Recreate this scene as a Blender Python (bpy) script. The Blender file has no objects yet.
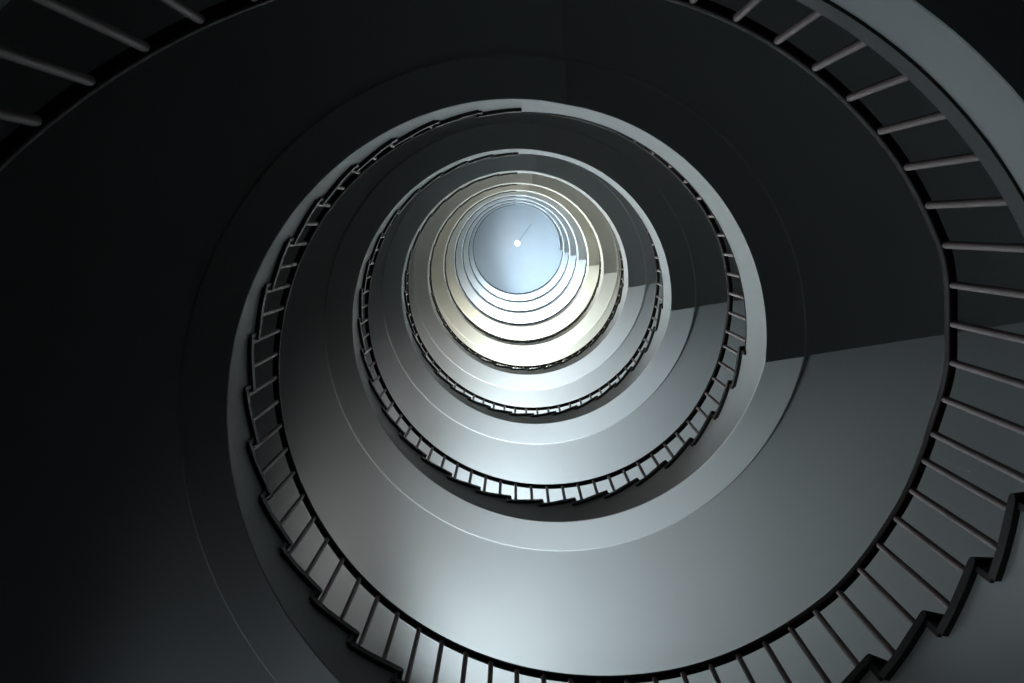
# Looking up the well of a round concrete staircase.
import bpy, bmesh, math, random
from mathutils import Vector, Matrix

C = bpy.context.scene.collection
S = 1.5                                   # survey units -> metres
R = 1.4 * S                               # radius of the open well
RO = 3.62 * S                             # inner face of the round outer wall
PHI0 = math.radians(3.353)
FL = 275.4                                # degrees of each turn taken by the flight, the rest is landing
NS = 27                                   # steps per flight
STEP = FL / NS
def land_t(n):
    """thickness of landing n, and of its dark floor finish"""
    return (0.27 * S, 0.075 * S) if n == 0 else (0.385 * S, 0.02)


CAMX, CAMY = -0.0805 * S, -0.7172 * S
H_GROUND, H_LOW, H_HIGH, H_TOP = 3.9 * S, 2.6956 * S, 2.49 * S, 2.2 * S
FIRST, LAST = -1, 8                       # flights
CAMZ = 1.40                               # the camera's height over the ground floor


def turn_h(k):
    if k < 0:
        return H_GROUND
    return H_LOW if k < 4 else (H_HIGH if k < 8 else H_TOP)


def base(k):
    """height of the flat soffit at the start of turn k"""
    z = CAMZ + 1.6587 * S
    if k >= 0:
        for i in range(k):
            z += turn_h(i)
    else:
        z -= H_GROUND
    return z


RAIL_D = [(0, 1.055), (12, 1.02), (30, .962), (60, .925), (120, .90), (180, .925), (235, .86), (262, .80), (285, .755), (315, .775), (330, .80), (345, .92), (360, 1.055)]


def rail_z(k, a):
    for (a0, d0), (a1, d1) in zip(RAIL_D, RAIL_D[1:]):
        if a0 <= a <= a1:
            t = (a - a0) / (a1 - a0)
            t = t * t * (3 - 2 * t) * .5 + t * .5
            d = d0 + (d1 - d0) * t
            break
    return base(k) + turn_h(k) * min(a / FL, 1) + d * S


SLAB_D = [(0, .362), (30, .365), (60, .325), (110, .255), (150, .235), (190, .21), (215, .245), (240, .29), (258, .335), (276, .335)]


def slab_d(a):
    for (a0, d0), (a1, d1) in zip(SLAB_D, SLAB_D[1:]):
        if a0 <= a <= a1:
            return (d0 + (d1 - d0) * (a - a0) / (a1 - a0)) * S


def tread_z(k, s):
    """top of step s (0 is the first above the landing) of flight k"""
    return base(k) + turn_h(k) * (s + 1) / NS + slab_d(STEP * s) * (.62 if k < 0 else 1)


def first_step(k):
    return next(s for s in range(NS) if tread_z(k, s) > .1)


def ang(a):
    return PHI0 + math.radians(a)


# ------------------------------------------------------------------ materials
def mat(name, col, rough=.6, spec=.3, noise=0.0, scale=6.0, bump=0.0, col2=None):
    m = bpy.data.materials.new(name)
    m.use_nodes = True
    nt = m.node_tree
    b = nt.nodes['Principled BSDF']
    b.inputs['Base Color'].default_value = (*col, 1)
    b.inputs['Roughness'].default_value = rough
    b.inputs['Specular IOR Level'].default_value = spec
    if noise or bump:
        tc = nt.nodes.new('ShaderNodeTexCoord')
        n = nt.nodes.new('ShaderNodeTexNoise')
        n.inputs['Scale'].default_value = scale
        n.inputs['Detail'].default_value = 5
        nt.links.new(tc.outputs['Object'], n.inputs['Vector'])
        if noise:
            r = nt.nodes.new('ShaderNodeValToRGB')
            c2 = col2 or tuple(c * (1 - noise) for c in col)
            r.color_ramp.elements[0].color = (*c2, 1)
            r.color_ramp.elements[1].color = (*col, 1)
            r.color_ramp.elements[0].position = .3
            r.color_ramp.elements[1].position = .7
            nt.links.new(n.outputs['Fac'], r.inputs['Fac'])
            nt.links.new(r.outputs['Color'], b.inputs['Base Color'])
        if bump:
            bp = nt.nodes.new('ShaderNodeBump')
            bp.inputs['Strength'].default_value = bump
            bp.inputs['Distance'].default_value = .01
            nt.links.new(n.outputs['Fac'], bp.inputs['Height'])
            nt.links.new(bp.outputs['Normal'], b.inputs['Normal'])
    return m


M_PLASTER = mat('painted_plaster', (.72, .72, .70), .55, .3, noise=.05, scale=1.1, bump=.04)
M_STRING = mat('grey_string_paint', (.36, .36, .35), .55, .3, noise=.06, scale=1.6, bump=.04)
M_UPPER = mat('high_bounce_wall', (.74, .73, .69), .6, .3, noise=.04, scale=1.5)  # unseen upper wall, made pale so bounced light lifts the landings
M_MID = mat('mid_bounce_wall', (.34, .355, .36), .6, .3, noise=.04, scale=1.5)  # unseen middle wall, grey picked for the bounce it gives
M_WALL = mat('low_bounce_wall', (.12, .125, .125), .7, .25, noise=.05, scale=1.5)  # unseen lower wall, kept dark to hold bounced light down
M_TREAD = mat('dark_terrazzo', (.028, .026, .025), .5, .35, noise=.5, scale=60)
M_RAIL = mat('dark_varnished_rail', (.013, .0045, .005), .55, .22)
M_BAL = mat('brown_grey_paint', (.29, .225, .215), .45, .4, noise=.12, scale=9)
M_FRAME = mat('window_frame_paint', (.6, .6, .58), .5, .3)
M_FLOOR = mat('ground_terrazzo', (.20, .20, .19), .5, .3, noise=.3, scale=45)
M_CEIL = mat('ceiling_paint', (.74, .76, .78), .7, .2, noise=.03, scale=2)
M_METAL = mat('lamp_metal', (.25, .26, .28), .4, .5)

M_GLASS = bpy.data.materials.new('window_glass')
M_GLASS.use_nodes = True
_b = M_GLASS.node_tree.nodes['Principled BSDF']
_b.inputs['Base Color'].default_value = (.9, .95, .97, 1)
_b.inputs['Roughness'].default_value = .05
_b.inputs['Transmission Weight'].default_value = 1
_b.inputs['IOR'].default_value = 1.45

M_GLOBE = bpy.data.materials.new('lit_opal_globe')
M_GLOBE.use_nodes = True
_b = M_GLOBE.node_tree.nodes['Principled BSDF']
_b.inputs['Base Color'].default_value = (.95, .95, .95, 1)
_b.inputs['Emission Color'].default_value = (1, .99, .96, 1)
_b.inputs['Emission Strength'].default_value = 14


# ------------------------------------------------------------------ helpers
def obj(name, bm, m, parent=None, smooth=40, loc=(0, 0, 0), rotz=0):
    bmesh.ops.recalc_face_normals(bm, faces=bm.faces)
    me = bpy.data.meshes.new(name)
    bm.to_mesh(me)
    bm.free()
    me.materials.append(m)
    if smooth:
        me.shade_smooth()
        me.set_sharp_from_angle(angle=math.radians(smooth))
    return link(name, me, parent, loc, rotz)


def link(name, me, parent=None, loc=(0, 0, 0), rotz=0, scale=(1, 1, 1)):
    o = bpy.data.objects.new(name, me)
    C.objects.link(o)
    o.parent = parent
    o.location = loc
    o.rotation_euler = (0, 0, rotz)
    o.scale = scale
    return o


def thing(name, label, cat, loc=(0, 0, 0), group=None):
    o = link(name, None, None, loc)
    o['label'] = label
    o['category'] = cat
    if group:
        o['group'] = group
    return o


def struct(o):
    o['kind'] = 'structure'
    return o


def sweep(bm, frames, closed_section=True, caps=True):
    """frames: list of lists of points; skins them into a tube"""
    rows = [[bm.verts.new(p) for p in f] for f in frames]
    n = len(rows[0])
    for a, b in zip(rows, rows[1:]):
        for i in range(n if closed_section else n - 1):
            j = (i + 1) % n
            bm.faces.new((a[i], a[j], b[j], b[i]))
    if caps:
        bm.faces.new(rows[0])
        bm.faces.new(rows[-1][::-1])


def pt(r, a, z):
    t = ang(a)
    return Vector((r * math.cos(t), r * math.sin(t), z))


SKEW = 12.4                                # the step edges do not point at the middle of the well


def ps(r, a, z):
    return pt(r, a - (SKEW * (1 - R / r) if r > R else 0), z)


STRIP, CH_R, CH_Z = 0.34, 0.022, 0.02      # lower inner strip of the soffit and its chamfered edge


def section_bottom(z, a):
    z2 = max(z, 0.0)
    return [ps(R, a, z2 + .005), ps(R + .005, a, z2), ps(R + STRIP, a, z2), ps(R + STRIP + CH_R, a, z2 + CH_Z), ps(RO, a, z2 + CH_Z)]


# ------------------------------------------------------------------ slabs
def flight_slab(k, parent):
    h = turn_h(k)
    z0 = base(k)
    bm = bmesh.new()
    sub = 6
    n = NS * sub
    s0 = first_step(k)
    rows = [None] * (s0 * sub)
    for i in range(s0 * sub, n + 1):
        a = FL * i / n
        rows.append([bm.verts.new(p) for p in section_bottom(z0 + h * i / n - parent.location.z, a)] if k > FIRST
                    else [bm.verts.new(p) for p in section_bottom(z0 + h * i / n, a)])
    for a, b in zip(rows[s0 * sub:], rows[s0 * sub + 1:]):
        for i in range(4):
            bm.faces.new((a[i], a[i + 1], b[i + 1], b[i]))
    zoff = parent.location.z if k > FIRST else 0
    prev_top = None
    for s in range(s0, NS):
        zt = (tread_z(k, s) - .05 if s < NS - 1 else z0 + h + land_t(k + 1)[0] - land_t(k + 1)[1]) - zoff
        tops = []
        for j in range(sub + 1):
            i = s * sub + j
            a = FL * i / n
            tops.append((bm.verts.new(ps(R, a, zt)), bm.verts.new(ps(RO, a, zt))))
        for j in range(sub):
            i = s * sub + j
            bm.faces.new((tops[j][0], tops[j + 1][0], tops[j + 1][1], tops[j][1]))
            bm.faces.new((rows[i][0], rows[i + 1][0], tops[j + 1][0], tops[j][0])).material_index = 1
            bm.faces.new((rows[i][4], rows[i + 1][4], tops[j + 1][1], tops[j][1]))
        if prev_top:
            bm.faces.new((prev_top[0], prev_top[1], tops[0][1], tops[0][0]))
        else:
            r_ = rows[s0 * sub]
            bm.faces.new((r_[0], r_[1], r_[2], r_[3], r_[4], tops[0][1], tops[0][0]))
        prev_top = tops[-1]
    bm.faces.new((rows[-1][0], rows[-1][1], rows[-1][2], rows[-1][3], rows[-1][4], prev_top[1], prev_top[0]))
    o = obj('slab', bm, M_PLASTER, parent, smooth=30)
    o.data.materials.append(M_STRING)
    return o


def make_step_mesh(rise):
    """one step about the well axis: tread with rounded nosing, and its riser; tread top at z = 0"""
    bm = bmesh.new()
    th, over = .05, .03
    nose = math.degrees(.035 / R)
    prof = []                                # (angle, z) round the tread, nosing first
    for q in range(7):
        w = math.pi * q / 6
        prof.append((-nose * math.sin(w) * 1.0, -th / 2 + th / 2 * math.cos(w)))
    prof = [(a, z) for a, z in prof]
    end = STEP
    frames = []
    for r in (R - over, R + .4, RO):
        k_ = R / r
        f = [ps(r, a * k_, z) for a, z in prof]
        f += [ps(r, end * t, -th) for t in (.33, .66, 1)] + [ps(r, end * t, 0) for t in (1, .66, .33)]
        frames.append(f)
    sweep(bm, frames)
    frames = []
    for r in (R - .018, R + .4, RO):
        ta = math.degrees(.025 / r)
        frames.append([ps(r, -ta * .2, -th), ps(r, ta, -th), ps(r, ta, -rise * 1.1), ps(r, -ta * .2, -rise * 1.1)])
    sweep(bm, frames)
    bmesh.ops.recalc_face_normals(bm, faces=bm.faces)
    me = bpy.data.meshes.new('step')
    bm.to_mesh(me)
    bm.free()
    me.materials.append(M_TREAD)
    me.shade_smooth()
    me.set_sharp_from_angle(angle=math.radians(35))
    return me


def landing_slab(k, parent):
    """landing at the end of turn k, in the landing's own height"""
    slab, fin = land_t(k + 1)
    over = .012 if k + 1 == 0 else .008
    bm = bmesh.new()
    n = 48
    frames = []
    for i in range(n + 1):
        a = FL + (360 - FL) * i / n
        frames.append(section_bottom(0, a) + [ps(RO, a, slab - fin), ps(R, a, slab - fin)])
    sweep(bm, frames)
    for f in bm.faces:                       # the face towards the open well
        if len(f.verts) == 4 and all((v.co.x ** 2 + v.co.y ** 2) ** .5 < R + .001 for v in f.verts):
            f.material_index = 1
    obj('slab', bm, M_PLASTER, parent, smooth=30).data.materials.append(M_STRING)
    bm = bmesh.new()
    frames = []
    for i in range(n + 1):
        a = FL - STEP + (360 - FL + STEP) * i / n
        frames.append([ps(R - over, a, slab - .012), ps(R - over + .012, a, slab), ps(RO, a, slab), ps(RO, a, slab - fin), ps(R - over, a, slab - fin)])
    sweep(bm, frames)
    obj('floor_finish', bm, M_TREAD, parent, smooth=30)


# ------------------------------------------------------------------ railings
RR, RW, RH = 1.4442 * S, .052, .048


def rail_mesh(k, a0, a1, zoff):
    bm = bmesh.new()
    n = max(4, int((a1 - a0) / 1.5))
    c = .010
    frames = []
    for i in range(n + 1):
        a = a0 + (a1 - a0) * i / n
        z = rail_z(k, a) - zoff
        q = [(0, -c), (c * .3, -c * .3), (c, 0), (RW - c, 0), (RW - c * .3, -c * .3), (RW, -c), (RW, -RH + c), (RW - c, -RH), (c, -RH), (0, -RH + c)]
        frames.append([pt(RR + x, a, z + y) for x, y in q])
    sweep(bm, frames)
    return bm


def unit_baluster():
    bm = bmesh.new()
    n, r = 12, .019
    prof = [(r * 1.5, 0), (r * 1.5, .012), (r, .016), (r, 1)]
    frames = [[Vector((q * math.cos(2 * math.pi * i / n), q * math.sin(2 * math.pi * i / n), z)) for i in range(n)] for q, z in prof]
    sweep(bm, frames)
    bmesh.ops.recalc_face_normals(bm, faces=bm.faces)
    me = bpy.data.meshes.new('baluster')
    bm.to_mesh(me)
    bm.free()
    me.materials.append(M_BAL)
    me.shade_smooth()
    me.set_sharp_from_angle(angle=math.radians(40))
    return me


BAL = unit_baluster()


def balusters(k, a0, a1, root):
    zoff = root.location.z
    spots = [STEP * (.25 + .5 * i) for i in range(2 * NS)] + [FL + 3.8 + 5.64 * i for i in range(15)]
    for a in spots:
        if a0 <= a < a1:
            if a < FL - STEP:
                foot = tread_z(k, int(a / STEP))
            else:
                foot = base(k) + turn_h(k) + land_t(k + 1)[0]
            top = rail_z(k, a) - RH + .008
            p = pt(RR + RW / 2, a, foot - zoff)
            link('baluster', BAL, root, p, ang(a), (1, 1, top - foot))


# ------------------------------------------------------------------ words for the labels
FLIGHT_LABEL = {
    -1: 'lowest grey stair flight, only its end showing in the top left corner',
    0: 'outermost flight with big dark teeth, bottom right corner round to the dark left side',
    1: 'stair flight with the broadest bright white underside, across the bottom middle',
    2: 'white stair flight one turn above the broadest bright underside',
    3: 'white stair flight two turns above the broadest bright underside, just outside the cream rings',
    4: 'outer of the two cream-lit stair flights around the blue rings',
    5: 'inner of the two cream-lit stair flights, bordering the blue rings',
    6: 'outermost of the three bluish white stair flights near the top',
    7: 'middle one of the three bluish white stair flights near the top',
    8: 'topmost bluish stair flight, edging the pale blue ceiling disc',
}
LAND_LABEL = {
    0: 'lowest landing slab, its light grey edge sweeping across the top right corner',
    1: 'largest dark flat landing underside, above the broadest bright flight at the right',
    2: 'dark grey landing with pale edge, next turn inside the largest dark landing',
    3: 'blue-grey landing, two turns inside the largest dark landing',
    4: 'olive-grey landing underside just outside the beige landing',
    5: 'beige landing underside just outside the blue-grey rings near the top',
    6: 'outermost of the small blue-grey landings near the top of the well',
    7: 'middle one of the small blue-grey landings near the top of the well',
    8: 'small blue-grey landing right against the ceiling disc',
    9: 'topmost landing, a thin rim inside the right edge of the ceiling disc',
}
RAIL_PLACE = {
    -1: 'lowest flight in the top left corner', 0: 'outermost flight, the largest black rail curve',
    1: 'flight with the broadest bright underside', 2: 'flight one turn above the broadest bright one', 3: 'white flight just outside the cream rings',
    4: 'outer cream-lit flight', 5: 'inner cream-lit flight', 6: 'outermost bluish flight near the top', 7: 'middle bluish flight near the top',
    8: 'topmost flight by the ceiling disc',
}
LRAIL_PLACE = {
    0: 'lowest landing at the top right', 1: 'largest dark landing', 2: 'dark grey landing inside the largest',
    3: 'blue-grey landing two turns inside', 4: 'olive-grey landing', 5: 'beige landing', 6: 'outermost small blue-grey landing',
    7: 'middle small blue-grey landing', 8: 'small blue-grey landing against the ceiling disc', 9: 'topmost landing under the ceiling',
}

# ------------------------------------------------------------------ build the staircase
step_meshes = {}
for k in range(FIRST, LAST + 1):
    z0 = base(k)
    rise = turn_h(k) / NS
    root = thing('stair_flight', FLIGHT_LABEL[k], 'stairs', (0, 0, max(z0, 0)), 'stair flights winding up the well')
    flight_slab(k, root)
    key = round(rise, 4)
    if key not in step_meshes:
        step_meshes[key] = make_step_mesh(rise)
    for s in range(first_step(k), NS - 1):
        link('step', step_meshes[key], root, (0, 0, tread_z(k, s) - root.location.z), math.radians(STEP * s))
    rl = thing('stair_railing', 'dark handrail on slim balusters along the ' + RAIL_PLACE[k], 'railing', (0, 0, max(z0, 0) + .5), 'railings along the stair flights')
    obj('handrail', rail_mesh(k, STEP * first_step(k), FL, rl.location.z), M_RAIL, rl, smooth=50)
    balusters(k, STEP * first_step(k), FL, rl)
    zt = z0 + turn_h(k)
    ld = thing('stair_landing', LAND_LABEL[k + 1], 'landing', (0, 0, zt), 'landings of the round staircase')
    landing_slab(k, ld)
    lr = thing('landing_railing', 'dark handrail on slim balusters around the ' + LRAIL_PLACE[k + 1], 'railing', (0, 0, zt + land_t(k + 1)[0]), 'railings along the landings')
    obj('handrail', rail_mesh(k, FL, 360, lr.location.z), M_RAIL, lr, smooth=50)
    balusters(k, FL, 360, lr)

# ------------------------------------------------------------------ the round shell
ZTOP = base(LAST) + turn_h(LAST) + .55 + 2.5
BAYS = [(105.0, 2.50, 3.25), (137.0, 2.08, 3.03)]   # window bearings, sill and head over the soffit below
WIN_HALF = 9.5
TH = .45                                   # wall thickness


def disc(bm, z0, z1, r, n=96):
    sweep(bm, [[pt(r, 360 * i / n, z) for i in range(n)] for z in (z0, z1)])


bm = bmesh.new()
disc(bm, -.2, 0, RO + TH)
struct(obj('floor', bm, M_FLOOR, None, smooth=30))
bm = bmesh.new()
disc(bm, ZTOP, ZTOP + .25, RO + TH)
struct(obj('ceiling', bm, M_CEIL, None, smooth=30))

wins = []                                  # (floor, bearing, sill z, head z)
for k in range(FIRST, LAST + 1):
    q = turn_h(k) / H_LOW if k >= 0 else 1
    zk = base(k) if k >= 0 else base(0) - H_LOW
    for wa, w0, w1 in BAYS:
        z = zk + q * H_LOW * wa / FL
        if z + w0 * q > .3 and z + w1 * q < ZTOP - .1:
            wins.append((k, wa, z + w0 * q, z + w1 * q))

# outer wall: cells in (bearing, height), the window cells left open and lined with reveals
edges_a = sorted(set([i * 4.0 for i in range(90)] + [wa + d for wa, _, _ in BAYS for d in (-WIN_HALF, WIN_HALF)]))
zs = sorted(set([0.0, ZTOP] + [round(z, 4) for _, _, a, b in wins for z in (a, b)]))
bm = bmesh.new()
vcache = {}


def is_win(am, zm):
    return any(abs(am - wa) < WIN_HALF and a < zm < b for _, wa, a, b in wins)


def wv(r, a, z):
    key = (r, round(a % 360, 3), round(z, 4))
    if key not in vcache:
        vcache[key] = bm.verts.new(pt(r, a, z))
    return vcache[key]


na = len(edges_a)
cells = {}
for i in range(na):
    a0, a1 = edges_a[i], edges_a[(i + 1) % na] + (360 if i == na - 1 else 0)
    for j, (z0, z1) in enumerate(zip(zs, zs[1:])):
        cells[i, j] = (is_win((a0 + a1) / 2, (z0 + z1) / 2), a0, a1, z0, z1)
for (i, j), (open_, a0, a1, z0, z1) in cells.items():
    if not open_:
        for r in (RO, RO + TH):
            bm.faces.new((wv(r, a0, z0), wv(r, a1, z0), wv(r, a1, z1), wv(r, a0, z1)))
        continue
    for di, dj, q0, q1 in ((-1, 0, (a0, z0), (a0, z1)), (1, 0, (a1, z0), (a1, z1)), (0, -1, (a0, z0), (a1, z0)), (0, 1, (a0, z1), (a1, z1))):
        nb = cells.get(((i + di) % na, j + dj))
        if nb and not nb[0]:
            bm.faces.new((wv(RO, *q0), wv(RO, *q1), wv(RO + TH, *q1), wv(RO + TH, *q0)))
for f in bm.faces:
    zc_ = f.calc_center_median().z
    f.material_index = 1 if zc_ > base(3) + .6 else (2 if zc_ > base(2) + .6 else 0)  # wall tiers get paler upwards, added for more bounced light there
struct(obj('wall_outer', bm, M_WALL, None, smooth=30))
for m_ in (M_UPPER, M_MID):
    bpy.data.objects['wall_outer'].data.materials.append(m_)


def box_polar(bm, a0, a1, r0, r1, z0, z1):
    n = max(1, int((a1 - a0) / 3))
    sweep(bm, [[pt(r0, a0 + (a1 - a0) * i / n, z0), pt(r1, a0 + (a1 - a0) * i / n, z0), pt(r1, a0 + (a1 - a0) * i / n, z1), pt(r0, a0 + (a1 - a0) * i / n, z1)] for i in range(n + 1)])


LIGHT = {   # per window: watts, colour of the daylight it lets in
    -1: (17, (.85, .95, 1)), 0: (66, (.955, .99, .985)), 1: (105, (.95, .99, 1)), 2: (150, (.98, 1, .99)), 3: (280, (1, .96, .82)),
    4: (480, (1, .94, .76)), 5: (620, (.84, .92, 1)), 6: (640, (.78, .89, 1)), 7: (640, (.74, .87, 1)), 8: (480, (.70, .86, 1)),
}
FLOOR_WORD = {-1: 'the ground floor', 0: 'the first landing', 1: 'the second landing', 2: 'the third landing', 3: 'the fourth landing', 4: 'the fifth landing',
              5: 'the sixth landing', 6: 'the seventh landing', 7: 'the eighth landing', 8: 'the ninth landing'}
for n_, (k, wa, za, zb) in enumerate(wins):
    zc = (za + zb) / 2
    w = thing('window_%d' % (n_ + 1), 'small %s clerestory window high over the flight from %s' % ('first' if wa < 90 else 'second', FLOOR_WORD[k]), 'window', (0, 0, zc))
    struct(w)
    A0, A1 = wa - WIN_HALF, wa + WIN_HALF
    f = .055
    fa = math.degrees(f / RO)
    h2 = (zb - za) / 2
    FR = RO + .36
    bm = bmesh.new()
    box_polar(bm, A0, A1, FR, FR + .06, -h2, -h2 + f)
    box_polar(bm, A0, A1, FR, FR + .06, h2 - f, h2)
    for t in (0, 1 / 2, 1):
        a = A0 + (A1 - A0 - fa) * t
        box_polar(bm, a, a + fa, FR, FR + .06, -h2 + f, h2 - f)
    obj('window_frame', bm, M_FRAME, w, smooth=30)
    bm = bmesh.new()
    box_polar(bm, A0 + fa * .5, A1 - fa * .5, FR + .025, FR + .035, -h2 + f * .5, h2 - f * .5)
    obj('glass', bm, M_GLASS, w, smooth=30)
    L = bpy.data.lights.new('daylight', 'AREA')
    L.shape = 'RECTANGLE'
    L.size = 2 * RO * math.sin(math.radians(WIN_HALF)) * .97
    L.size_y = (zb - za) * .96
    L.energy, L.color = LIGHT[k]
    L.spread = math.radians(100)
    if wa < 110:
        L.color = (L.color[0] * .79, L.color[1] * .91, L.color[2])
    L.energy *= 1.7 if wa < 110 else .34
    lo = bpy.data.objects.new('daylight', L)
    C.objects.link(lo)
    t = ang(wa)
    rl_ = RO + .26
    lo.location = (rl_ * math.cos(t), rl_ * math.sin(t), zc)
    d = pt(3.0, 15, zc - .6) - Vector(lo.location)   # lamp aimed across the well to brighten the soffits opposite
    lo.rotation_euler = d.to_track_quat('-Z', 'Y').to_euler()

# ------------------------------------------------------------------ pendant lamp under the top ceiling
MROT = ((0.99999599, 0.0, 0.00283315), (0.00043322, 0.98824008, -0.15290966), (-0.00279983, 0.15291027, 0.98823611))
right, down, fwd = (Vector(r) for r in MROT)
F = 749.36
ZL = ZTOP - 1.05
lamp_xy = Vector((CAMX, CAMY, 0)) + Vector((.0043 * 1.0, .0232, 0)) * (ZL - CAMZ)
lamp = thing('pendant_lamp', 'small white globe lamp hanging under the pale blue ceiling disc', 'lamp', (lamp_xy.x, lamp_xy.y, ZTOP))
bm = bmesh.new()
bmesh.ops.create_uvsphere(bm, u_segments=24, v_segments=16, radius=.13, matrix=Matrix.Translation((0, 0, -1.05)))
obj('globe', bm, M_GLOBE, lamp, smooth=60)
bm = bmesh.new()
ring = lambda r, z, n=12: [Vector((r * math.cos(2 * math.pi * i / n), r * math.sin(2 * math.pi * i / n), z)) for i in range(n)]
sweep(bm, [ring(.012, -.90), ring(.012, -.03)])
obj('rod', bm, M_METAL, lamp)
bm = bmesh.new()
sweep(bm, [ring(.07, 0, 20), ring(.07, -.02, 20), ring(.03, -.06, 20)])
obj('ceiling_rose', bm, M_METAL, lamp)
bm = bmesh.new()
sweep(bm, [ring(.05, -.86, 20), ring(.06, -.92, 20)])
obj('cap', bm, M_METAL, lamp)
bm = bmesh.new()
a_, b_ = Vector((0, 0, -.9)), Vector((.75, -1.0, -.02))
ux = (b_ - a_).normalized().orthogonal().normalized()
uy = (b_ - a_).normalized().cross(ux)
sweep(bm, [[p + ux * .012 * math.cos(math.pi * i / 4) + uy * .012 * math.sin(math.pi * i / 4) for i in range(8)] for p in (a_, b_)])
obj('slant_tube', bm, M_METAL, lamp)  # added thin tube, drawn for a slanting dark streak beside the lamp

# ------------------------------------------------------------------ camera, world, colour management
cd = bpy.data.cameras.new('camera')
cd.sensor_width = 36
cd.lens = 36 * F / 1024
cd.clip_start = .02
cd.clip_end = 200
cam = bpy.data.objects.new('camera', cd)
C.objects.link(cam)
cam.matrix_world = Matrix((
    (right.x, -down.x, -fwd.x, CAMX),
    (right.y, -down.y, -fwd.y, CAMY),
    (right.z, -down.z, -fwd.z, CAMZ),
    (0, 0, 0, 1)))
sc = bpy.context.scene
sc.camera = cam
w = bpy.data.worlds.new('world')
sc.world = w
w.use_nodes = True
w.node_tree.nodes['Background'].inputs['Color'].default_value = (.6, .75, .95, 1)
w.node_tree.nodes['Background'].inputs['Strength'].default_value = .3
sc.cycles.max_bounces = 12
sc.cycles.diffuse_bounces = 8
sc.cycles.use_denoising = True
sc.view_settings.view_transform = 'Standard'
sc.view_settings.look = 'None'
sc.view_settings.gamma = 1
sc.view_settings.use_curve_mapping = False
sc.view_settings.exposure = 0.0
